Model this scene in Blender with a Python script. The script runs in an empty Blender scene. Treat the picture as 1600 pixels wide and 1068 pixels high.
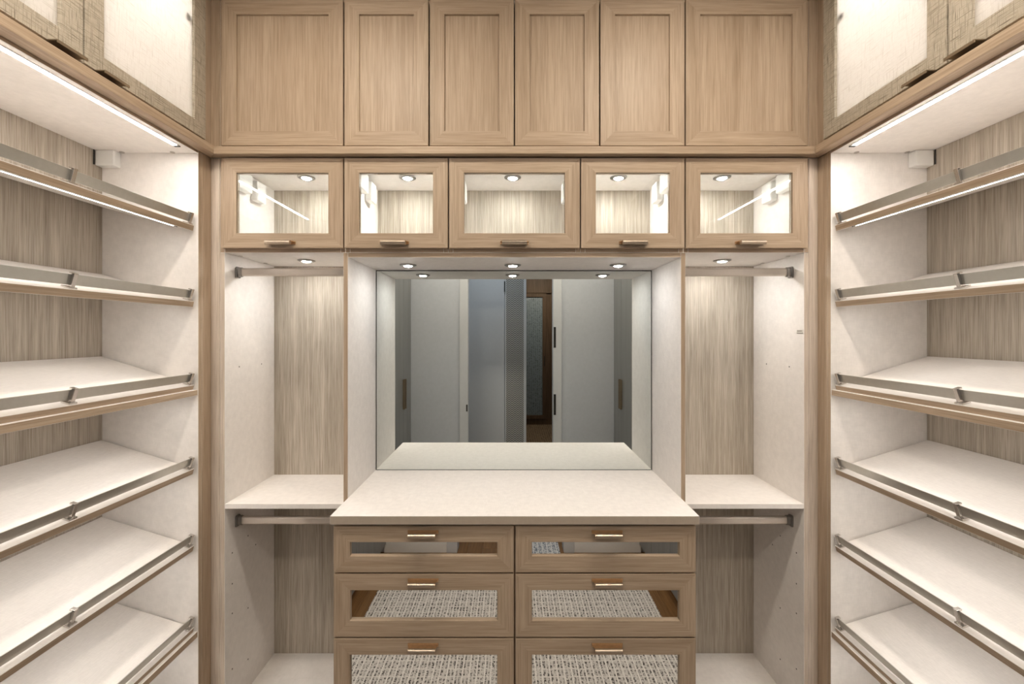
import bpy, bmesh, math, random
from mathutils import Vector
random.seed(7)
S = bpy.context.scene
COL = S.collection
PI = math.pi

# ------------------------------------------------------------------ camera
CAMX, EYE, FPX = -0.012, 2.0, 673.0
cam_d = bpy.data.cameras.new('camera')
cam = bpy.data.objects.new('camera', cam_d); COL.objects.link(cam)
cam.location = (CAMX, 0, EYE); cam.rotation_euler = (PI/2, 0, 0)
cam_d.sensor_width = 36; cam_d.lens = FPX/1600*36
cam_d.shift_x = 1/1600; cam_d.shift_y = -14/1600
cam_d.clip_start = 0.02
S.camera = cam

# ------------------------------------------------------------------ world, exposure, light levels
S.view_settings.view_transform = 'Standard'; S.view_settings.look = 'None'
S.view_settings.gamma = 1; S.view_settings.use_curve_mapping = False
S.view_settings.exposure = 1.42
W = bpy.data.worlds.new('world'); S.world = W; W.use_nodes = True
W.node_tree.nodes['Background'].inputs[0].default_value = (0.9, 0.95, 1, 1)
W.node_tree.nodes['Background'].inputs[1].default_value = 0.05
L_LED, L_SHELF_LED, L_PUCK, L_NICHE, L_CAB, L_DOWN, L_HALL, L_FAR, L_REAR = 24, 9.3, 150, 116, 172, 86, 8, 20, 85
S.cycles.max_bounces = 10; S.cycles.diffuse_bounces = 6; S.cycles.glossy_bounces = 6
S.cycles.transparent_max_bounces = 16; S.cycles.transmission_bounces = 6
S.cycles.caustics_reflective = False; S.cycles.caustics_refractive = False
S.cycles.sample_clamp_indirect = 10.0
S.cycles.use_denoising = True

# ------------------------------------------------------------------ materials
def nm(name):
    m = bpy.data.materials.new(name); m.use_nodes = True
    nt = m.node_tree; p = nt.nodes['Principled BSDF']
    return m, nt, p
def node(nt, t, **kw):
    n = nt.nodes.new(t)
    for k, v in kw.items(): setattr(n, k, v)
    return n
def ramp(nt, src, stops):
    r = node(nt, 'ShaderNodeValToRGB'); e = r.color_ramp.elements
    e[0].position, e[0].color = stops[0][0], (*stops[0][1], 1)
    e[1].position, e[1].color = stops[-1][0], (*stops[-1][1], 1)
    for p, c in stops[1:-1]:
        k = e.new(p); k.color = (*c, 1)
    nt.links.new(src, r.inputs[0]); return r.outputs[0]
def coords(nt, scale, rnd=True):
    tc = node(nt, 'ShaderNodeTexCoord'); mp = node(nt, 'ShaderNodeMapping')
    mp.inputs['Scale'].default_value = scale
    src = tc.outputs['Object']
    if rnd:
        oi = node(nt, 'ShaderNodeObjectInfo'); mu = node(nt, 'ShaderNodeMath', operation='MULTIPLY')
        mu.inputs[1].default_value = 7.3; nt.links.new(oi.outputs['Random'], mu.inputs[0])
        ad = node(nt, 'ShaderNodeVectorMath', operation='ADD')
        nt.links.new(src, ad.inputs[0]); nt.links.new(mu.outputs[0], ad.inputs[1]); src = ad.outputs[0]
    nt.links.new(src, mp.inputs[0]); return mp.outputs[0]
def noise(nt, vec, scale, detail=4, rough=.55, dist=0):
    n = node(nt, 'ShaderNodeTexNoise'); n.inputs['Scale'].default_value = scale
    n.inputs['Detail'].default_value = detail; n.inputs['Roughness'].default_value = rough
    n.inputs['Distortion'].default_value = dist
    nt.links.new(vec, n.inputs['Vector']); return n.outputs[0]
def mixc(nt, a, b, fac, mode='MIX'):
    m = node(nt, 'ShaderNodeMix', data_type='RGBA', blend_type=mode)
    for v, i in ((fac, 0), (a, 6), (b, 7)):
        if isinstance(v, (int, float)): m.inputs[i].default_value = v
        elif isinstance(v, tuple): m.inputs[i].default_value = (*v, 1)
        else: nt.links.new(v, m.inputs[i])
    return m.outputs[2]
def bump(nt, h, p, s=.2, d=.002):
    b = node(nt, 'ShaderNodeBump'); b.inputs['Strength'].default_value = s; b.inputs['Distance'].default_value = d
    nt.links.new(h, b.inputs['Height']); nt.links.new(b.outputs[0], p.inputs['Normal'])

def wood(name, axis, dark, mid, light, rough=.48, contrast=1.0):
    m, nt, p = nm(name)
    def sc(al, ac): return tuple(al if a == axis else ac for a in 'xyz')
    broad = noise(nt, coords(nt, sc(.55, 7.5)), 1.6, 3, .5, .35)
    streak = noise(nt, coords(nt, sc(1.6, 70)), 1.3, 5, .62, .25)
    fine = noise(nt, coords(nt, sc(7, 330)), 1.0, 3, .6)
    c1 = ramp(nt, broad, [(.32, dark), (.5, mid), (.68, light)])
    c2 = ramp(nt, streak, [(.33, dark), (.52, mid), (.66, light)])
    c = mixc(nt, c1, c2, .55)
    f = ramp(nt, fine, [(.36, (.64, .61, .57)), (.56, (1, 1, 1))])
    c = mixc(nt, c, f, .55*contrast, 'MULTIPLY')
    nt.links.new(c, p.inputs['Base Color'])
    p.inputs['Roughness'].default_value = rough; p.inputs['Specular IOR Level'].default_value = .35
    bump(nt, fine, p, .12, .001)
    return m
WD, WM, WL = (.365, .270, .186), (.448, .342, .247), (.525, .413, .305)
woodZ = wood('oak_front_upright', 'z', WD, WM, WL)
woodX = wood('oak_front_across', 'x', WD, WM, WL)
woodY = wood('oak_front_lengthwise', 'y', WD, WM, WL)
BD, BM_, BL = (.335, .288, .230), (.465, .413, .346), (.605, .552, .478)
backZ = wood('oak_back_panel', 'z', BD, BM_, BL, .55, 1.35)
darkZ = wood('walnut', 'z', (.09, .055, .032), (.14, .088, .054), (.19, .125, .08))
floorY = wood('oak_floor', 'y', (.13, .065, .025), (.20, .105, .042), (.27, .15, .065), .35)

def linen(name, col, rough=.68):
    m, nt, p = nm(name)
    a = noise(nt, coords(nt, (900, 40, 40)), 1, 2); b = noise(nt, coords(nt, (40, 40, 900)), 1, 2); c_ = noise(nt, coords(nt, (40, 900, 40)), 1, 2)
    s = node(nt, 'ShaderNodeMath', operation='ADD'); nt.links.new(a, s.inputs[0]); nt.links.new(b, s.inputs[1])
    s2 = node(nt, 'ShaderNodeMath', operation='ADD'); nt.links.new(s.outputs[0], s2.inputs[0]); nt.links.new(c_, s2.inputs[1])
    dv = node(nt, 'ShaderNodeMath', operation='DIVIDE'); dv.inputs[1].default_value = 3; nt.links.new(s2.outputs[0], dv.inputs[0])
    lo = tuple(v*.925 for v in col); hi = tuple(min(1, v*1.04) for v in col)
    nt.links.new(ramp(nt, dv.outputs[0], [(.38, lo), (.62, hi)]), p.inputs['Base Color'])
    p.inputs['Roughness'].default_value = rough; p.inputs['Specular IOR Level'].default_value = .14
    return m
linenM = linen('cream_linen_melamine', (.81, .775, .745))
taupe = linen('taupe_edge_band', (.44, .37, .30)); pale = wood('pale_oak_filler', 'z', (.50, .42, .345), (.575, .49, .41), (.64, .555, .475))

def plain(name, col, rough=.5, metal=0, spec=.5, var=.04, scale=30):
    m, nt, p = nm(name)
    n = noise(nt, coords(nt, (1, 1, 1)), scale, 3)
    lo = tuple(v*(1-var) for v in col); hi = tuple(min(1, v*(1+var)) for v in col)
    nt.links.new(ramp(nt, n, [(.35, lo), (.65, hi)]), p.inputs['Base Color'])
    p.inputs['Roughness'].default_value = rough; p.inputs['Metallic'].default_value = metal
    p.inputs['Specular IOR Level'].default_value = spec
    return m
paint = plain('wall_paint', (.54, .565, .61), .7, var=.02)
white_trim = plain('white_trim_paint', (.62, .635, .66), .45, var=.01)
hall_paint = plain('hall_door_paint', (.58, .60, .625), .5, var=.01)
base_m = plain('baseboard_paint', (.82, .81, .79), .4, var=.01)
ceil_m = plain('ceiling_paint', (.80, .79, .77), .8, var=.01)
plastic = plain('white_plastic', (.82, .82, .80), .35, var=.01)
black = plain('black_metal', (.012, .011, .010), .45)
hole_m = plain('hole_shadow', (.03, .024, .018), .8)
nickel = plain('polished_nickel', (.66, .63, .60), .22, 1, var=.02)
ring_m = plain('dark_nickel_ring', (.30, .285, .27), .3, 1, var=.02)
alu = plain('satin_aluminium', (.58, .57, .535), .38, 1, var=.02, scale=80)
rod_m = plain('satin_nickel_rod', (.55, .50, .45), .3, 1, var=.02)
bronze = plain('brushed_bronze', (.68, .45, .26), .42, 1, var=.06, scale=90)
champ = plain('champagne_metal', (.46, .38, .30), .36, 1, var=.05, scale=90)
pull_m = plain('dark_pull_metal', (.30, .24, .17), .35, .7)
greyglass = wood('grey_frosted_door', 'z', (.17, .172, .17), (.21, .212, .21), (.25, .252, .25), .3, .4)
stick_m = plain('sticker_paper', (.62, .60, .55), .5); ink = plain('sticker_ink', (.14, .12, .10), .6)

def mirror_mat(name, col, r=.0):
    m, nt, p = nm(name)
    n = noise(nt, coords(nt, (1, 1, 1)), 3)
    nt.links.new(ramp(nt, n, [(.3, col), (.7, tuple(v*.995 for v in col))]), p.inputs['Base Color'])
    p.inputs['Metallic'].default_value = 1; p.inputs['Roughness'].default_value = r
    return m
mirrorM = mirror_mat('silvered_mirror', (.775, .815, .80))
drawer_mirror = mirror_mat('drawer_mirror', (.88, .89, .88))

def glass_mat():
    m = bpy.data.materials.new('clear_glass'); m.use_nodes = True; nt = m.node_tree
    nt.nodes.clear()
    o = node(nt, 'ShaderNodeOutputMaterial'); t = node(nt, 'ShaderNodeBsdfTransparent'); g = node(nt, 'ShaderNodeBsdfGlossy')
    t.inputs[0].default_value = (.985, .995, .985, 1); g.inputs['Roughness'].default_value = 0.0
    f = node(nt, 'ShaderNodeFresnel'); f.inputs[0].default_value = 1.5
    mx = node(nt, 'ShaderNodeMixShader')
    nt.links.new(f.outputs[0], mx.inputs[0]); nt.links.new(t.outputs[0], mx.inputs[1]); nt.links.new(g.outputs[0], mx.inputs[2])
    nt.links.new(mx.outputs[0], o.inputs[0]); return m
clear = glass_mat()

def weave_height(nt, s=150):
    """irregular cross-woven threads, running along y and along z"""
    a = noise(nt, coords(nt, (1, 18, 470), False), 1, 2, .6); b = noise(nt, coords(nt, (1, 470, 18), False), 1, 2, .6)
    m = node(nt, 'ShaderNodeMath', operation='MINIMUM'); nt.links.new(a, m.inputs[0]); nt.links.new(b, m.inputs[1])
    r = node(nt, 'ShaderNodeMapRange'); r.inputs[1].default_value = .30; r.inputs[2].default_value = .56
    nt.links.new(m.outputs[0], r.inputs[0]); return r.outputs[0]
def frost_mat():
    m = bpy.data.materials.new('woven_frosted_glass'); m.use_nodes = True; nt = m.node_tree; nt.nodes.clear()
    o = node(nt, 'ShaderNodeOutputMaterial'); tl = node(nt, 'ShaderNodeBsdfTranslucent'); tr = node(nt, 'ShaderNodeBsdfTransparent'); g = node(nt, 'ShaderNodeBsdfGlossy')
    h = weave_height(nt, 42)
    nt.links.new(ramp(nt, h, [(0, (.78, .755, .72)), (.5, (.95, .94, .915))]), tl.inputs[0])
    tr.inputs[0].default_value = (.96, .95, .93, 1); g.inputs['Roughness'].default_value = .3
    b = node(nt, 'ShaderNodeBump'); b.inputs['Strength'].default_value = .4; b.inputs['Distance'].default_value = .002
    nt.links.new(h, b.inputs['Height']); nt.links.new(b.outputs[0], tl.inputs['Normal']); nt.links.new(b.outputs[0], g.inputs['Normal'])
    m1 = node(nt, 'ShaderNodeMixShader'); m1.inputs[0].default_value = .30
    nt.links.new(tl.outputs[0], m1.inputs[1]); nt.links.new(tr.outputs[0], m1.inputs[2])
    m2 = node(nt, 'ShaderNodeMixShader'); m2.inputs[0].default_value = .06
    nt.links.new(m1.outputs[0], m2.inputs[1]); nt.links.new(g.outputs[0], m2.inputs[2]); nt.links.new(m2.outputs[0], o.inputs[0])
    return m
frost = frost_mat()
def weave_mat():
    m, nt, p = nm('woven_tan_frame')
    h = weave_height(nt, 42)
    n = noise(nt, coords(nt, (3, 3, 3)), 8, 3)
    c = mixc(nt, ramp(nt, h, [(0, (.19, .162, .122)), (.35, (.36, .312, .24)), (.75, (.50, .445, .36))]), ramp(nt, n, [(.3, (.9, .9, .9)), (.7, (1, 1, 1))]), .5, 'MULTIPLY')
    nt.links.new(c, p.inputs['Base Color']); p.inputs['Roughness'].default_value = .42
    bump(nt, h, p, .5, .002); return m
weave = weave_mat()
def emit(name, col, strength):
    m = bpy.data.materials.new(name); m.use_nodes = True; nt = m.node_tree; nt.nodes.clear()
    o = node(nt, 'ShaderNodeOutputMaterial'); e = node(nt, 'ShaderNodeEmission')
    e.inputs[0].default_value = (*col, 1); e.inputs[1].default_value = strength
    nt.links.new(e.outputs[0], o.inputs[0]); return m
NEUT, COOL, WARM = (1, .945, .882), (1, .985, .95), (1, .89, .75)
e_led = emit('led_diffuser', NEUT, L_LED); e_shelf = emit('shelf_led_diffuser', NEUT, L_SHELF_LED)
e_puck = emit('puck_lens', (1, .98, .94), L_PUCK); e_niche = emit('niche_puck_lens', COOL, L_NICHE); e_cab = emit('cabinet_puck_lens', (1, 1, .97), L_CAB)
e_down = emit('downlight_lens', WARM, L_DOWN); e_rear = emit('rear_downlight_lens', WARM, L_REAR); e_hall = emit('hall_added_light', (.94, .97, 1), L_HALL); e_far = emit('far_added_light', (1, .85, .68), L_FAR)  # the hall and far emitters belong to added, unseen lights
e_up = emit('upper_cabinet_light', (1, .97, .93), 9)

def rug_mat(name, pale, dark, cell=.043):
    m, nt, p = nm(name)
    v = coords(nt, (1, 1, 1), False)
    vo = node(nt, 'ShaderNodeTexVoronoi'); vo.inputs['Scale'].default_value = 120; nt.links.new(v, vo.inputs['Vector'])
    fl = ramp(nt, vo.outputs['Color'], [(.24, dark), (.42, tuple((a+b)/2 for a, b in zip(pale, dark))), (.62, pale)])
    w = node(nt, 'ShaderNodeTexWave', bands_direction='X'); w.inputs['Scale'].default_value = .314/cell*1.0; w.inputs['Distortion'].default_value = .6
    nt.links.new(v, w.inputs[0])
    c = mixc(nt, fl, pale, ramp(nt, w.outputs[1], [(.86, (0, 0, 0)), (.93, (1, 1, 1))]))
    nt.links.new(c, p.inputs['Base Color']); p.inputs['Roughness'].default_value = .95
    bump(nt, vo.outputs['Distance'], p, .6, .004); return m
rug_m = rug_mat('rug_weave', (.58, .545, .51), (.06, .052, .047)); cord_m = plain('rug_cord', (.70, .665, .625), .95, var=.12, scale=120)
carpet_m = rug_mat('brown_carpet', (.30, .21, .13), (.05, .03, .018)); hallrug_m = rug_mat('blue_rug', (.60, .61, .62), (.05, .08, .13))
def chevron():
    m, nt, p = nm('zigzag_relief')
    tc = node(nt, 'ShaderNodeTexCoord'); sp = node(nt, 'ShaderNodeSeparateXYZ'); nt.links.new(tc.outputs['Object'], sp.inputs[0])
    def mth(op, a, b=None):
        n = node(nt, 'ShaderNodeMath', operation=op)
        for i, x in enumerate((a, b)):
            if x is None: continue
            if isinstance(x, (int, float)): n.inputs[i].default_value = x
            else: nt.links.new(x, n.inputs[i])
        return n.outputs[0]
    tri = mth('PINGPONG', sp.outputs[0], .042)
    h = mth('SINE', mth('MULTIPLY', mth('ADD', sp.outputs[2], mth('MULTIPLY', tri, 1.0)), 2*PI/.030))
    nt.links.new(ramp(nt, mth('ADD', mth('MULTIPLY', h, .5), .5), [(.25, (.10, .10, .095)), (.7, (.50, .50, .48))]), p.inputs['Base Color'])
    p.inputs['Roughness'].default_value = .6; return m
zig = chevron()
hallglass = rug_mat('patterned_wardrobe_glass', (.30, .36, .40), (.10, .13, .15)); hallglass.node_tree.nodes['Principled BSDF'].inputs['Roughness'].default_value = .25

# ------------------------------------------------------------------ mesh helpers
class MB:
    def __init__(s): s.v = []; s.f = []; s.m = []
    def poly(s, verts, faces, mats=0):
        o = len(s.v); s.v += [tuple(v) for v in verts]
        for i, f in enumerate(faces):
            s.f.append([o+k for k in f]); s.m.append(mats if isinstance(mats, int) else mats[i])
        return s
    def box(s, x0, x1, y0, y1, z0, z1, mats=0):
        x0, x1 = sorted((x0, x1)); y0, y1 = sorted((y0, y1)); z0, z1 = sorted((z0, z1))
        v = [(x0,y0,z0),(x1,y0,z0),(x1,y1,z0),(x0,y1,z0),(x0,y0,z1),(x1,y0,z1),(x1,y1,z1),(x0,y1,z1)]
        # face order: -z, +z, -y, +x, +y, -x
        return s.poly(v, [(3,2,1,0),(4,5,6,7),(0,1,5,4),(1,2,6,5),(2,3,7,6),(3,0,4,7)], mats)
    def prism(s, pts, axis, a0, a1, mats=0):
        n = len(pts)
        def P(p, a): return {'x': (a, p[0], p[1]), 'y': (p[0], a, p[1]), 'z': (p[0], p[1], a)}[axis]
        v = [P(p, a0) for p in pts] + [P(p, a1) for p in pts]
        return s.poly(v, [tuple(range(n))[::-1], tuple(range(n, 2*n))] + [(i, (i+1) % n, n+(i+1) % n, n+i) for i in range(n)], mats)
    def cyl(s, c, r, axis, h, n=20, mats=0):
        i = 'xyz'.index(axis); o = [c[k] for k in range(3) if k != i]
        return s.prism([(o[0]+r*math.cos(2*PI*k/n), o[1]+r*math.sin(2*PI*k/n)) for k in range(n)], axis, c[i], c[i]+h, mats)
    def lathe(s, prof, n=32, mats=0):
        v = []; f = []
        for k in range(n):
            a = 2*PI*k/n; v += [(r*math.cos(a), r*math.sin(a), z) for r, z in prof]
        p = len(prof)
        for k in range(n):
            for j in range(p):
                f.append((k*p+j, ((k+1) % n)*p+j, ((k+1) % n)*p+(j+1) % p, k*p+(j+1) % p))
        return s.poly(v, f, mats)
    def mesh(s, name, mats, bev=0, origin=(0,0,0), smooth=False):
        bm = bmesh.new()
        vs = [bm.verts.new((v[0]-origin[0], v[1]-origin[1], v[2]-origin[2])) for v in s.v]
        for f, mi in zip(s.f, s.m):
            try: bf = bm.faces.new([vs[i] for i in f]); bf.material_index = mi
            except ValueError: pass
        bmesh.ops.recalc_face_normals(bm, faces=bm.faces)
        if bev:
            es = [e for e in bm.edges if len(e.link_faces) == 2 and e.calc_face_angle(0) > .5]
            bmesh.ops.bevel(bm, geom=es, offset=bev, segments=2, profile=.6, affect='EDGES', clamp_overlap=True)
        me = bpy.data.meshes.new(name); bm.to_mesh(me); bm.free()
        for m in (mats if isinstance(mats, (list, tuple)) else [mats]): me.materials.append(m)
        if smooth:
            for p in me.polygons: p.use_smooth = True
        return me
ORG = {}
def thing(name, label, cat, loc, group=None):
    o = bpy.data.objects.new(name, None); COL.objects.link(o); o.location = loc; o.empty_display_size = .05
    o['label'] = label; o['category'] = cat
    if group: o['group'] = group
    ORG[o] = Vector(loc); return o
def part(name, mb, mats, parent, bev=.0008, smooth=False):
    """one mesh in world coordinates, re-based to the origin of the thing it belongs to"""
    org = ORG[parent]
    o = bpy.data.objects.new(name, mb.mesh(name, mats, bev, org, smooth)); COL.objects.link(o); o.parent = parent; ORG[o] = org
    return o
def place(name, me, parent, at):
    o = bpy.data.objects.new(name, me); COL.objects.link(o); o.parent = parent
    o.location = Vector(at)-ORG[parent]; ORG[o] = Vector(at); return o
def single(name, mb, mats, label, cat, loc, group=None, bev=.0008, smooth=False):
    o = bpy.data.objects.new(name, mb.mesh(name, mats, bev, loc, smooth)); COL.objects.link(o); o.location = loc
    o['label'] = label; o['category'] = cat
    if group: o['group'] = group
    ORG[o] = Vector(loc); return o
def struct(name, mb, mats, bev=0, parent=None):
    o = bpy.data.objects.new(name, mb.mesh(name, mats, bev)); COL.objects.link(o); ORG[o] = Vector((0,0,0))
    if parent: o.parent = parent
    else: o['kind'] = 'structure'
    return o
def ring(mb, m, a0, a1, z0, z1, d0, d1, w, wt=None, wb=None, bevel_in=.004):
    """mitred four-sided frame as one connected ring; m maps (across, depth, height) to the room; material 0 upright, 1 across"""
    wt = wt or w; wb = wb or w
    o = [(a0,z0),(a1,z0),(a1,z1),(a0,z1)]; i = [(a0+w,z0+wb),(a1-w,z0+wb),(a1-w,z1-wt),(a0+w,z1-wt)]
    b = bevel_in
    j = [(a0+w+b,z0+wb+b),(a1-w-b,z0+wb+b),(a1-w-b,z1-wt-b),(a0+w+b,z1-wt-b)]
    v = [m(a, d0, z) for a, z in o] + [m(a, d0, z) for a, z in i] + [m(a, d0+(d1-d0)*.35, z) for a, z in j] + [m(a, d1, z) for a, z in j] + [m(a, d1, z) for a, z in o]
    f = []; ms = []
    for k in range(4):
        n = (k+1) % 4; mat = 1 if k in (0, 2) else 0
        for lo, hi in ((0, 4), (4, 8), (8, 12), (12, 16), (16, 0)):
            f.append((lo+k, lo+n, hi+n, hi+k)); ms.append(mat)
    return mb.poly(v, f, ms)
def mBack(a, d, z): return (a, d, z)

# ================================================================== THE ROOM
CE = 3.40
FD, CF, BK = 1.68, 1.70, 2.055          # door face, carcass face, back panel of the back wall units
SX, SB = 1.197, 1.561                    # front and back of the side towers
RW = -0.93                               # rear wall
fl = struct('floor', MB().box(-3, 3, -5.9, 2.2, -.12, -.012), paint)
for i in range(20):
    x0 = -1.4+i*.14
    for y0, y1 in ((-2.2, -.4-.3*(i % 3)), (-.4-.3*(i % 3), 2.06)):
        struct('plank', MB().box(x0+.0008, x0+.1392, y0+.001, y1-.001, -.012, 0), floorY, .0006, fl)
struct('carpet_far_room', MB().box(-1.2, 2.6, -5.85, -2.25, -.0119, .004), carpet_m)
struct('ceiling', MB().box(-3, 3, -5.9, 2.2, CE, CE+.1), ceil_m)
struct('wall_back', MB().box(-1.7, 1.7, 2.066, 2.2, 0, CE), paint)
struct('wall_left', MB().box(-1.7, -1.572, RW-.12, 2.066, 0, CE), paint)
struct('wall_right', MB().box(1.572, 1.7, RW-.12, 2.066, 0, CE), paint)
OL, OR_, OT = -.515, .475, 2.78          # doorway in the rear wall
wr = MB().prism([(-1.572, 0), (OL, 0), (OL, OT), (OR_, OT), (OR_, 0), (1.572, 0), (1.572, CE), (-1.572, CE)], 'y', RW-.12, RW)
struct('wall_rear', wr, paint)
cw = .098
struct('trim_1', MB().box(OL-cw, OL, RW, RW+.02, 0, OT+cw), white_trim, .003)
struct('trim_2', MB().box(OR_, OR_+cw, RW, RW+.02, 0, OT+cw), white_trim, .003)
struct('trim_3', MB().box(OL, OR_, RW, RW+.02, OT, OT+cw), white_trim, .003)
struct('baseboard_rear_left', MB().box(-SX, OL-cw, RW, RW+.016, 0, .20), base_m, .003)
struct('baseboard_rear_right', MB().box(OR_+cw, SX, RW, RW+.016, 0, .20), base_m, .003)
for i, (z0, z1) in enumerate(((1.83, 2.07), (1.05, 1.29))):
    single('door_hinge', MB().box(OR_+.004, OR_+.03, RW+.0203, RW+.026, z0, z1), black,
           ('upper' if i == 0 else 'lower')+' black hinge on the white doorway jamb seen in the mirror', 'hinge', (OR_+.017, RW+.0203, z0), 'doorway hinges')
single('strike_plate', MB().box(OL-.022, OL-.006, RW+.0203, RW+.023, 1.09, 1.17), black, 'small black strike plate on the left doorway jamb in the mirror', 'strike plate', (OL-.014, RW+.0203, 1.09))
# hall beyond the doorway
HY = -2.2
struct('wall_hall_left', MB().box(-1.75, -1.6, HY, RW-.12, 0, CE), paint)
struct('wall_hall_right', MB().box(1.6, 1.75, HY, RW-.12, 0, CE), paint)
wh = MB().prism([(-1.75, 0), (.205, 0), (.205, 2.85), (1.1, 2.85), (1.1, 0), (1.75, 0), (1.75, CE), (-1.75, CE)], 'y', HY-.05, HY)
struct('wall_hall_far', wh, paint)
d1 = struct('door_1', MB().box(-1.02, -.112, HY+.001, HY+.036, .005, 2.85), hall_paint, .002)
struct('hinge', MB().box(-.118, -.100, HY+.0365, HY+.046, 2.60, 2.75), black, 0, d1)
struct('trim_4', MB().box(-.104, -.088, HY, HY+.03, 0, 2.85), white_trim, .002)
struct('trim_5', MB().box(.168, .205, HY, HY+.03, 0, 2.85), white_trim, .002)
single('patterned_panel', MB().box(-.0875, .1675, HY+.0005, HY+.02, 0, 2.85), zig, 'tall narrow grey zigzag-relief panel beside the hall opening in the mirror', 'wall panel', (.04, HY+.01, 0))
# far room with its wardrobe
struct('wall_far_back', MB().box(-1.2, 2.6, -5.9, -5.8, 0, CE), paint)
struct('wall_far_left', MB().box(-1.3, -1.2, -5.9, HY-.05, 0, CE), paint)
struct('wall_far_right', MB().box(2.6, 2.7, -5.9, HY-.05, 0, CE), paint)
wy = -5.3
wd = thing('wardrobe', 'dark walnut wardrobe with patterned glass door beyond the doorway in the mirror', 'wardrobe', (.6, wy, .004))
part('body', MB().box(-.2, 1.4, -5.79, wy-.03, .12, 3.2), darkZ, wd)
part('plinth', MB().box(-.2, 1.4, -5.75, wy-.01, .0045, .118), darkZ, wd)
part('header', MB().box(-.2, 1.4, wy-.029, wy+.015, 2.87, 3.2), darkZ, wd)
def mFar(a, d, z): return (a, wy+.02-d, z)
wdoor = part('door', ring(MB(), mFar, .05, .745, .13, 2.86, 0, .048, .075), [darkZ, darkZ], wd)
part('glass_pane', MB().box(.13, .665, wy-.02, wy-.01, .212, 2.78), hallglass, wdoor)
part('handle', MB().box(.70, .712, wy+.021, wy+.045, 1.28, 1.50), black, wdoor)
part('side_post', MB().box(.86, .94, wy-.029, wy+.01, .12, 2.86), darkZ, wd)
rug2 = single('hall_rug', MB().box(.08, .44, -2.1, -.88, .0005, .012), hallrug_m, 'blue-grey woven hall rug reflected in the top right drawer mirror', 'rug', (.26, -1.5, .0005))
def lamp(x, y, m, label, cat='ceiling light', r=.075, group=None):
    t = thing('ceiling_downlight', label, cat, (x, y, CE), group)
    prof = [(r, -.004), (r+.018, -.004), (r+.018, -.0003), (r, -.0003)]
    for nme, mb, mm in (('trim_ring', MB().lathe(prof), white_trim), ('lens', MB().cyl((0, 0, -.003), r-.0005, 'z', .0025, 28), m)):
        place(nme, mb.mesh(nme, mm), t, (x, y, CE))
for x, y, l in ((-.62, .93, 'warm recessed ceiling downlight ahead of the left shaker doors'), (.62, .93, 'warm recessed ceiling downlight ahead of the right shaker doors'),
                (-.62, -.35, 'warm recessed ceiling downlight near the doorway, left one'), (.62, -.35, 'warm recessed ceiling downlight near the doorway, right one')):
    lamp(x, y, e_down if y > 0 else e_rear, l, group='closet ceiling downlights')
lamp(-.2, -1.35, e_hall, 'added cool light in the hall ceiling, out of view', r=.2)  # unseen light added to brighten the hall
lamp(.6, -4.3, e_far, 'added warm light in the far room ceiling, out of view', r=.2)  # another unseen light, added so the far wardrobe and carpet show

# rug on the closet floor
rug = thing('area_rug', 'cream and charcoal woven rug on the closet floor, reflected in drawer mirrors', 'rug', (0, .3, .0005))
part('pile', MB().box(-1.045, 1.045, -.74, 1.36, .0005, .009), rug_m, rug, 0)
cd = MB()
for i in range(49):
    x = -1.03+i*.0429+random.uniform(-.003, .003); cd.box(x-.0045, x+.0045, -.74, 1.36, .0085, .0125)
for i in range(36):
    y = -.72+i*.058+random.uniform(-.006, .006); cd.box(-1.045, 1.045, y-.0022, y+.0022, .0085, .0110)
cdo = part('cord_weave', cd, cord_m, rug, 0); cdo['kind'] = 'stuff'

# ================================================================== BACK WALL UNITS
T = .018
# trims: ledge, corner fillers, crown
tn = [6]
def trim(mb, mat, bev=.002):
    o = struct('trim_%d' % tn[0], mb, mat, bev); tn[0] += 1; return o
LZ0, LZ1 = 2.689, 2.718
trim(MB().prism([(-1.155, 1.655), (1.155, 1.655), (1.197, 1.6975), (-1.197, 1.6975)], 'z', LZ0, LZ1), woodX)
trim(MB().box(-1.197, 1.197, CF-.004, CF+.012, 3.3125, CE), woodX)
for s in (-1, 1):
    trim(MB().prism([(s*1.155, .71), (s*1.155, 1.655), (s*1.1975, 1.6975), (s*1.1975, .71)], 'z', LZ0, LZ1), woodY)
    trim(MB().box(s*1.1615, s*1.197, CF-.002, CF+.014, 0, 2.6885), pale)      # back filler below the ledge
    trim(MB().box(s*1.1615, s*1.197, CF-.002, CF+.014, 2.7185, 3.312), woodZ)  # and above
    trim(MB().box(s*1.197, s*1.215, 1.6495, CF+.014, 0, 2.6885), woodZ)        # tower side filler
    trim(MB().box(s*1.197, s*1.215, 1.650, CF+.014, 2.7185, 3.312), woodZ)
    trim(MB().box(s*1.197, s*1.213, .71, CF-.005, 3.3125, CE), woodY)

# pull handle (origin on the door face, projecting to -y): base plate, tapered tab, round bar
hm = MB()
hm.box(-.055, .055, -.005, 0, -.0045, .0065, 0)
hm.poly([(-.055, -.005, .0022), (.055, -.005, .0022), (.047, -.027, .0022), (-.047, -.027, .0022), (-.055, -.005, .0060), (.055, -.005, .0060), (.047, -.027, .0060), (-.047, -.027, .0060)],
        [(3,2,1,0),(4,5,6,7),(0,1,5,4),(1,2,6,5),(2,3,7,6),(3,0,4,7)], 0)
hm.cyl((-.0485, -.0285, -.0020), .0082, 'x', .097, 18, 1)
handle_me = hm.mesh('handle', [bronze, champ], .0006)

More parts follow.
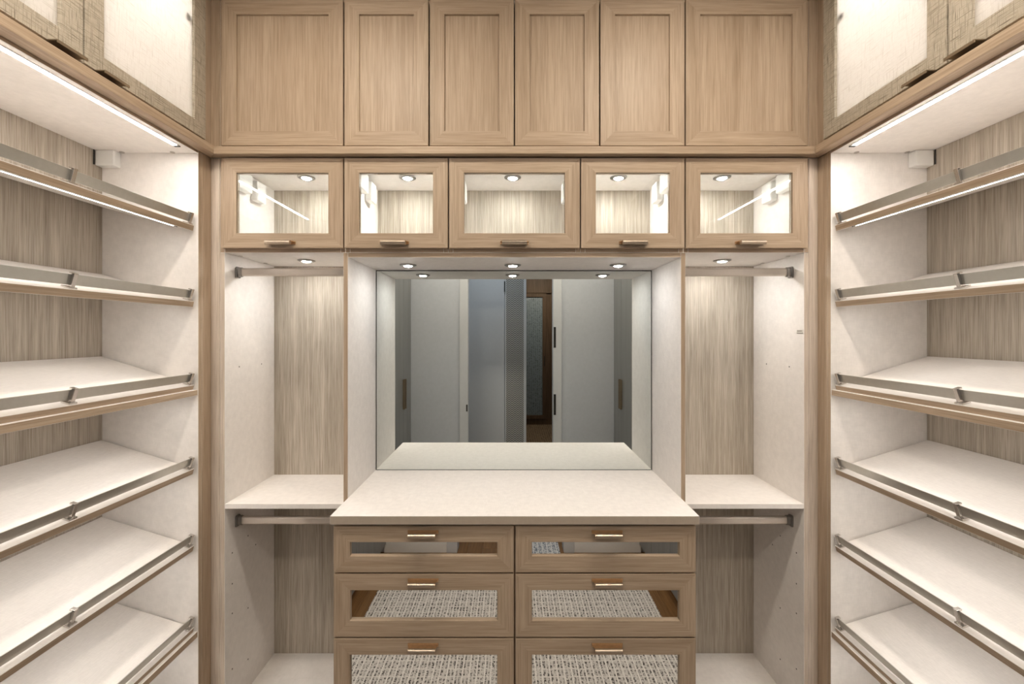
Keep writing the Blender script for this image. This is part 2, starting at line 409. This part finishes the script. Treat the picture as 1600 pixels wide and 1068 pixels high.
def carcass(t, x0, x1, z0, z1, inner, front=CF, sides=(1, 1), edge=woodZ):
    """box open to the front: sides, top, bottom, back, each its own part (front edges in wood)"""
    em = [0, 0, 1, 0, 0, 0]
    part('side_panel', MB().box(x0, x0+T, front, BK-.001, z0, z1, em), [inner, edge], t)
    part('side_panel', MB().box(x1-T, x1, front, BK-.001, z0, z1, em), [inner, edge], t)
    part('top_panel', MB().box(x0+T+.0002, x1-T-.0002, front, BK-.001, z1-T, z1, em), [inner, woodX], t)
    part('bottom_panel', MB().box(x0+T+.0002, x1-T-.0002, front, BK-.001, z0, z0+T, em), [inner, woodX], t)
    part('back_panel', MB().box(x0, x1, BK, BK+.008, z0, z1), backZ, t)

# upper shaker cabinets
DZ0, DZ1 = 2.731, 3.300
def shaker_door(t, a0, a1):
    d = part('door', ring(MB(), mBack, a0, a1, DZ0, DZ1, FD, CF-.0005, .0565, bevel_in=.001), [woodZ, woodX], t)
    part('panel', MB().box(a0+.0577, a1-.0577, FD+.0085, CF-.002, DZ0+.0577, DZ1-.0577), woodZ, d, 0)
edges = [-1.1455, -.666, -.333, 0, .333, .666, 1.1455]
g = .0030
for (x0, x1, ds, lab) in ((-1.161, -.6665, (0,), 'single wide shaker door, left end of the upper row'), (-.666, -.0005, (1, 2), 'pair of narrow shaker doors, left of centre in the upper row'),
                     (.0005, .666, (3, 4), 'pair of narrow shaker doors, right of centre in the upper row'), (.6665, 1.161, (5,), 'single wide shaker door, right end of the upper row')):
    t = thing('upper_cabinet', 'oak upper cabinet with '+lab, 'cabinet', ((x0+x1)/2, BK, 2.7185), 'shaker cabinets along the top of the back wall')
    carcass(t, x0, x1, 2.7185, 3.3115, linenM)
    for k in ds: shaker_door(t, edges[k]+g, edges[k+1]-g)

# glass lift-up cabinets
GZ0, GZ1 = 2.332, 2.682
ge = [-1.1455, -.666, -.2575, .2575, .666, 1.1455]; gb = [-1.161, -.6665, -.2605, .2605, .6665, 1.161]
glab = ['leftmost glass-front lift-up cabinet above the left hanging rod', 'glass-front lift-up cabinet over the left end of the mirror', 'wide central glass-front lift-up cabinet above the mirror',
        'glass-front lift-up cabinet over the right end of the mirror', 'rightmost glass-front lift-up cabinet above the right hanging rod']
hx = [-.908, -.466, 0, .463, .915]
for k in range(5):
    x0, x1 = gb[k]+.0003, gb[k+1]-.0003
    t = thing('glass_cabinet', glab[k], 'cabinet', ((x0+x1)/2, BK, 2.317), 'lit glass cabinets in the middle row')
    carcass(t, x0, x1, 2.317, 2.6962, linenM)
    d = part('door', ring(MB(), mBack, ge[k]+g, ge[k+1]-g, GZ0, GZ1, FD, CF-.0005, .057, bevel_in=.0015), [woodZ, woodX], t)
    part('glass_pane', MB().box(ge[k]+g+.059, ge[k+1]-g-.059, CF-.012, CF-.008, GZ0+.059, GZ1-.059), clear, d, 0)
    place('handle', handle_me, d, (hx[k], FD-.0002, 2.350))
    for s, xs in ((1, x0+T), (-1, x1-T)):
        lb = part('lift_mechanism', MB().box(xs+s*.0005, xs+s*.030, CF+.012, CF+.135, 2.590, 2.668), plastic, t, .006)
        part('bracket', MB().box(xs+s*.0305, xs+s*.032, CF+.03, CF+.06, 2.648, 2.664), nickel, lb, .0005)
        part('lift_motor', MB().box(xs+s*.0005, xs+s*.032, CF+.165, CF+.235, 2.575, 2.660), plastic, t, .008)

# puck lights
def puck(x, y, z, m, label, group):
    t = thing('puck_light', label, 'light', (x, y, z), group)
    for n_, me in (('trim_ring', puck_ring), ('lens', lens_me[m])): place(n_, me, t, (x, y, z))
puck_ring = MB().lathe([(.0195, -.0035), (.0225, -.0072), (.0300, -.0062), (.0360, -.0030), (.0362, -.0004), (.0195, -.0004)], 36).mesh('trim_ring', ring_m, 0, smooth=True)
lens_me = {m: MB().lathe([(.0001, -.0105), (.008, -.0100), (.014, -.0085), (.0178, -.0055), (.0190, -.0006), (.0001, -.0006)], 28).mesh('lens', m) for m in (e_puck, e_niche, e_cab)}
PY = 1.877; PX = [-.905, -.464, -.006, .455, .906]
where = ['leftmost glass cabinet', 'glass cabinet left of centre', 'wide central glass cabinet', 'glass cabinet right of centre', 'rightmost glass cabinet']
for x, w in zip(PX, where): puck(x, PY, 2.678, e_cab, 'round recessed spotlight glowing in the ceiling of the '+w, 'spotlights in the glass cabinets')
for x, w in ((PX[0], 'left'), (PX[4], 'right')): puck(x, PY, 2.317, e_puck, 'round recessed spotlight above the '+w+' hanging rod', 'spotlights over the hanging rods')
for x, w in ((PX[1], 'left-hand'), (PX[2], 'middle'), (PX[3], 'right-hand')): puck(x, PY+.008, 2.2985, e_niche, w+' recessed spotlight in the alcove ceiling above the mirror', 'spotlights over the mirror')

# hanging sections
oval = [(.0075*math.cos(a), .0085*(1 if math.sin(a) > 0 else -1)+.0085*math.sin(a)) for a in [PI*k/8+PI/16 for k in range(16)]]
RY = 1.775
for s, side in ((-1, 'left'), (1, 'right')):
    t = thing('hanging_unit', 'open double-hang wardrobe section '+side+' of the mirror alcove', 'closet unit', (s*.91, BK, 0), 'hanging sections')
    em = [0, 0, 1, 0, 0, 0]
    part('side_panel', MB().box(s*1.143, s*1.161, CF, BK-.001, 0, 2.3165, em), [linenM, pale], t)
    part('back_panel', MB().box(s*.676, s*1.161, BK, BK+.008, 0, 2.3165), backZ, t)
    part('shelf', MB().box(s*.6757, s*1.1427, CF, BK-.0005, 1.3065, 1.3255), linenM, t, .001)
    part('base_shelf', MB().box(s*.6757, s*1.1427, CF+.004, BK-.0005, .455, .474), linenM, t, .001)
    part('base_panel', MB().box(s*.6757, s*1.1427, CF+.03, CF+.048, .02, .4545), woodZ, t)
    for z in (2.2506, 1.230):
        r = part('hanging_rod', MB().prism([(RY+p[0], z+p[1]) for p in oval], 'x', s*.6757, s*1.1345), rod_m, t, 0)
        br = MB().prism([(RY-.013, z-.024), (RY+.013, z-.024), (RY+.013, z+.015), (RY+.009, z+.022), (RY-.009, z+.022), (RY-.013, z+.015)], 'x', s*1.1348, s*1.1427)
        part('rod_bracket', br, ring_m, r, .002)
        part('rod_socket', MB().prism([(RY+p[0]*1.4, z+p[1]*1.18) for p in oval], 'x', s*1.120, s*1.1346), ring_m, r, .0005)
    for (y, z) in ((1.745, 1.11), (1.745, .985), (1.745, .865), (1.745, .64), (1.85, 1.13), (1.905, 1.065), (1.85, .82), (1.85, .60), (1.79, 1.86), (1.95, 1.86)):
        part('pin_hole', MB().cyl((s*1.1429, y, z), .003, 'x', -s*.0004, 8), hole_m, t, 0)
    for y in (1.77, 1.95):
        part('cam_cap', MB().cyl((s*1.125, y, 2.3138), .008, 'z', .0028, 12), nickel, t, 0)
# small metal name plate on the right hand panel
st = thing('name_plate', 'tiny metal maker plate stuck on the right hanging section side panel', 'plate', (1.1425, 1.72, 2.0))
part('plate', MB().box(1.1418, 1.1428, 1.704, 1.741, 1.998, 2.013), stick_m, st, .0003)
part('lettering', MB().box(1.1414, 1.1417, 1.711, 1.739, 2.0065, 2.0095), ink, st, 0)
part('border', MB().box(1.1414, 1.1417, 1.705, 1.740, 1.9985, 2.0005), ink, st, 0)

# mirror alcove
al = thing('alcove_surround', 'cream panelled alcove lining around the vanity mirror', 'alcove', (0, BK, 0))
for s in (-1, 1): part('side_panel', MB().box(s*.657, s*.675, CF, BK+.008, 0, 2.3165, [0, 0, 1, 0, 0, 0]), [linenM, woodZ], al)
part('top_panel', MB().box(-.6567, .6567, CF, BK, 2.2985, 2.3167, [0, 0, 1, 0, 0, 0]), [linenM, woodX], al)
mr = thing('wall_mirror', 'large frameless mirror behind the vanity counter', 'mirror', (0, BK, 1.3505))
part('glass', MB().box(-.6515, .6515, BK-.010, BK-.005, 1.3525, 2.2935), mirrorM, mr, 0)
part('backing', MB().box(-.656, .656, BK-.0049, BK-.001, 1.3505, 2.298), black, mr, 0)

# counter and chest of drawers
single('countertop', MB().box(-.6565, .6565, 1.530, BK-.0105, 1.320, 1.350, [0, 0, 1, 0, 0, 0]), [linenM, taupe], 'cream vanity countertop with taupe front edge below the mirror', 'countertop', (0, 1.79, 1.32), bev=.0012)
ch = thing('drawer_chest', 'oak drawer chest with mirrored drawer fronts under the countertop', 'chest', (0, 1.8, 0))
BF = 1.566
for s in (-1, 1): part('side_panel', MB().box(s*.6385, s*.656, BF, BK-.01, 0, 1.3195), [woodZ], ch)
part('divider', MB().box(-.009, .009, BF, BK-.03, .1, 1.3), woodZ, ch)
part('back_panel', MB().box(-.638, .638, BK-.022, BK-.011, .1, 1.31), backZ, ch)
part('toe_kick', MB().box(-.638, .638, 1.62, 1.636, 0, .099), woodX, ch)
part('top_rail', MB().box(-.638, .638, BF+.001, BF+.06, 1.302, 1.3195), woodX, ch)
DY0, DY1 = 1.545, 1.5655
rows = [(1.142, 1.308), (.9105, 1.1355), (.640, .904), (.372, .6335), (.105, .3655)]
for (z0, z1) in rows:
    for (a0, a1, hxx) in ((-.6495, -.0038, -.328), (.0032, .6495, .331)):
        d = part('drawer_front', ring(MB(), mBack, a0, a1, z0, z1, DY0, DY1, .0575, bevel_in=.002), [woodZ, woodX], ch)
        # mirrored inset; the top ones lean back by half a degree
        tilt = .0085 if z0 > 1.1 else 0
        zz0, zz1 = z0+.0595, z1-.0595; dy = tilt*(zz1-zz0)
        m_ = MB().poly([(a0+.0595, DY1-.010-dy, zz0), (a1-.0595, DY1-.010-dy, zz0), (a1-.0595, DY1-.004, zz0), (a0+.0595, DY1-.004, zz0),
                        (a0+.0595, DY1-.010, zz1), (a1-.0595, DY1-.010, zz1), (a1-.0595, DY1-.004, zz1), (a0+.0595, DY1-.004, zz1)],
                       [(3,2,1,0),(4,5,6,7),(0,1,5,4),(1,2,6,5),(2,3,7,6),(3,0,4,7)])
        part('mirror_inset', m_, drawer_mirror, d, 0)
        place('handle', handle_me, d, (hxx, DY0-.0002, z1-.0215))

# ================================================================== SIDE TOWERS
TY0, TY1 = .712, 1.630
shelves = [(2.405, .262), (2.119, .295), (1.804, .31), (1.489, .31), (1.1995, .31), (.891, .31)]
place_names = ['topmost', 'second from the top', 'third from the top', 'fourth from the top', 'fifth from the top', 'lowest']
for s, side in ((-1, 'left'), (1, 'right')):
    X = lambda v: s*v
    t = thing('shoe_tower', 'open oak-backed shoe shelving tower along the '+side+' wall', 'shelving', (s*1.38, 1.18, 0), 'shoe towers')
    part('end_panel', MB().box(X(SX), X(SB), TY1, TY1+.019, 0, 2.6965, [0, 0, 0, 1, 0, 1]), [linenM, woodZ], t)
    part('end_panel', MB().box(X(SX), X(SB), TY0, TY0+.018, 0, 2.6965, [0, 0, 0, 1, 0, 1]), [linenM, woodZ], t)
    part('back_panel', MB().box(X(SB+.0005), X(SB+.009), TY0, TY1+.019, 0, 2.6965), backZ, t)
    part('top_panel', MB().box(X(SX), X(SB), TY0+.0183, TY1-.0003, 2.680, 2.697, [0, 0, 0, 1, 0, 1]), [linenM, woodY], t)
    for z in (1.786, .8725):
        part('fixed_shelf', MB().box(X(SX+.002), X(SB), TY0+.0183, TY1-.0003, z-.0215, z, [0, 0, 0, 1, 0, 1]), [linenM, woodY], t)
    part('base_panel', MB().box(X(SX+.03), X(SX+.048), TY0+.0183, TY1-.0003, 0, .5), woodY, t)
    part('bottom_shelf', MB().box(X(SX+.002), X(SB), TY0+.0183, TY1-.0003, .5003, .519), linenM, t)
    for x in (1.285, 1.475):
        part('cam_cap', MB().cyl((X(x), TY1-.012, 2.6765), .008, 'z', .0032, 12), nickel, t, 0)
    jb = thing('junction_box', 'white plastic driver box in the top rear corner of the '+side+' shoe tower', 'box', (X(1.52), 1.59, 2.62), 'lighting driver boxes')
    part('housing', MB().box(X(1.488), X(1.5575), 1.598, 1.6295, 2.622, 2.6795), plastic, jb, .005)
    part('cable', MB().cyl((X(1.5585), 1.5955, 2.625), .002, 'z', .054, 8), black, jb, 0)
    # LED strip under the tower top
    def strip(x, y0, y1, ztop, tan, mat, label=None, owner=None):
        # a strip pressed on a surface whose height falls towards the front by tan
        l = owner or thing('led_strip', label, 'light strip', (X(x), (y0+y1)/2, ztop), 'strips under the tower tops')
        def slab(w, a, b, ya, yb):
            mb = MB(); v = []
            for y in (ya, yb):
                for dx, dz in ((-w, a), (w, a), (w, b), (-w, b)): v.append((X(x+dx), y, ztop+dx*tan-dz))
            return mb.poly(v, [(3,2,1,0),(4,5,6,7),(0,1,5,4),(1,2,6,5),(2,3,7,6),(3,0,4,7)])
        c_ = part('light_channel' if owner else 'channel', slab(.0095, .0002, .0022, y0, y1), alu, l, 0)
        if owner: l = c_
        part('diffuser', slab(.0072, .0023, .0032, y0+.008, y1-.008), mat, l, 0)
        part('end_cap', slab(.0095, .0002, .0034, y1+.0002, y1+.007), black, l, 0)
    strip(1.2265, .80, 1.562, 2.680, 0, e_led, 'bright LED light strip under the ceiling panel of the '+side+' shoe tower')
    # slanted shelves
    for k, (zf, tan) in enumerate(shelves):
        xf, xb = 1.2075, 1.557
        extra = {0: ', lit from beneath', 2: ', resting on a fixed shelf', 5: ', resting on a fixed shelf'}.get(k, '')
        sh = thing('shoe_shelf', 'slanted shoe shelf in the '+side+' tower, '+place_names[k]+extra, 'shelf', (X(1.38), 1.18, zf-.018), 'slanted shoe shelves')
        th = math.atan(tan); th_ = .018 if k in (2, 5) else .0215
        sn, cs = math.sin(th), math.cos(th)
        # profile in (x, z): top front, top back, bottom back, bottom front
        pf = [(xf, zf), (xb, zf+(xb-xf)*tan), (xb, zf+(xb-xf)*tan-th_/cs), (xf+th_*sn*.9, zf-th_)]
        n = len(pf)
        mb = MB().prism([(X(a), b) for a, b in pf], 'y', TY0+.022, TY1-.006, [0, 0, 0, 0, 0, 1])
        part('board', mb, [linenM, woodY], sh, .0012)
        # fence rail, upright to the board
        def at(u, h): return (xf+u*cs-h*sn*-1*-1, zf+u*sn+h*cs)   # u back along the board, h off the board
        def quad(u0, u1, h0, h1): return [(X(a), b) for a, b in (at(u0, h0), at(u1, h0), at(u1, h1), at(u0, h1))]
        rail = part('fence_rail', MB().prism(quad(.0150, .0180, .0085, .039), 'y', TY0+.03, TY1-.014), alu, sh, .0006)
        for yc in (1.6120, 1.179, .745):
            cl = MB().prism(quad(.0065, .0147, .001, .043), 'y', yc-.0055, yc+.0055)
            cl.prism(quad(.0020, .0260, .0004, .0050), 'y', yc-.014, yc+.009)
            cl.prism(quad(.0065, .0225, .0395, .044), 'y', yc-.0055, yc+.0055)
            part('rail_clip', cl, nickel, sh, .0008)
        xl = 1.232 if k == 0 else 1.246
        if k in (2, 5): zl, tl = (1.786 if k == 2 else .8725)-.0215, 0       # under the fixed shelf
        else: zl, tl = zf+(xl-xf)*tan-th_/cs, tan
        strip(xl, .80, 1.555, zl, tl, e_shelf, owner=t if k in (2, 5) else sh)
    # upper side cabinet with woven frosted doors
    c = thing('side_cabinet', 'upper cabinet with woven frosted glass doors above the '+side+' shoe tower', 'cabinet', (s*1.38, 1.18, 2.7185), 'frosted upper side cabinets')
    cb0, cb1 = .712, 1.649
    part('side_panel', MB().box(X(SX), X(SB), cb0, cb0+T, 2.7187, 3.311), linenM, c)
    part('side_panel', MB().box(X(SX), X(SB), cb1-T, cb1, 2.7187, 3.311), linenM, c)
    part('top_panel', MB().box(X(SX), X(SB), cb0+T+.0002, cb1-T-.0002, 3.293, 3.311), linenM, c)
    part('bottom_panel', MB().box(X(SX), X(SB), cb0+T+.0002, cb1-T-.0002, 2.7187, 2.736, [0, 0, 0, 1, 0, 1]), [linenM, woodY], c)
    part('back_panel', MB().box(X(SB+.0005), X(SB+.009), cb0, cb1, 2.7187, 3.311), linenM, c)
    part('interior_light', MB().box(X(1.36), X(1.39), cb0+.05, cb1-.05, 3.285, 3.2925), e_up, c, 0)
    def mSide(a, d, z): return (X(SX-.020+d), a, z)
    for (a0, a1, pull, hy) in ((.7125, 1.1715, 1.118, .76), (1.1765, 1.6415, 1.244, 1.565)):
        d = part('door', ring(MB(), mSide, a0, a1, 2.737, 3.302, 0, .0195, .056, .056, .050), [weave, weave], c)
        part('glass_pane', MB().box(X(SX-.013), X(SX-.009), a0+.058, a1-.058, 2.789, 3.244), frost, d, 0)
        pm = MB().box(X(SX-.049), X(SX-.0008), pull-.039, pull+.039, 2.7335, 2.7365)
        pm.box(X(SX-.049), X(SX-.046), pull-.039, pull+.039, 2.728, 2.7338)
        part('edge_pull', pm, pull_m, d, .0006)
        part('hinge', MB().cyl((X(SX-.006), hy, 3.15), .012, 'x', s*.012, 16), nickel, d, .001)
    # tall wardrobes beside and behind the camera
    w = thing('tall_wardrobe', 'tall wardrobe with smoky grey doors on the '+side+' wall, seen in the mirror', 'wardrobe', (s*1.38, -.1, 0), 'grey-door wardrobes')
    part('body', MB().box(X(SX), X(SB), -.912, .7105, .08, 3.31), woodZ, w)
    part('plinth', MB().box(X(SX+.03), X(SB), -.912, .7105, 0, .0797), woodY, w)
    we = [-.905, -.565, -.14, .285, .7095]
    for k in range(4):
        dd = part('door', MB().box(X(SX-.021), X(SX-.0005), we[k]+.002, we[k+1]-.002, .085, 3.30), greyglass, w, .002)
        hy = we[k+1]-.03 if k % 2 == 0 else we[k]+.03
        part('handle', MB().box(X(SX-.045), X(SX-.0215), hy-.006, hy+.006, 1.18, 1.50), pull_m, dd)
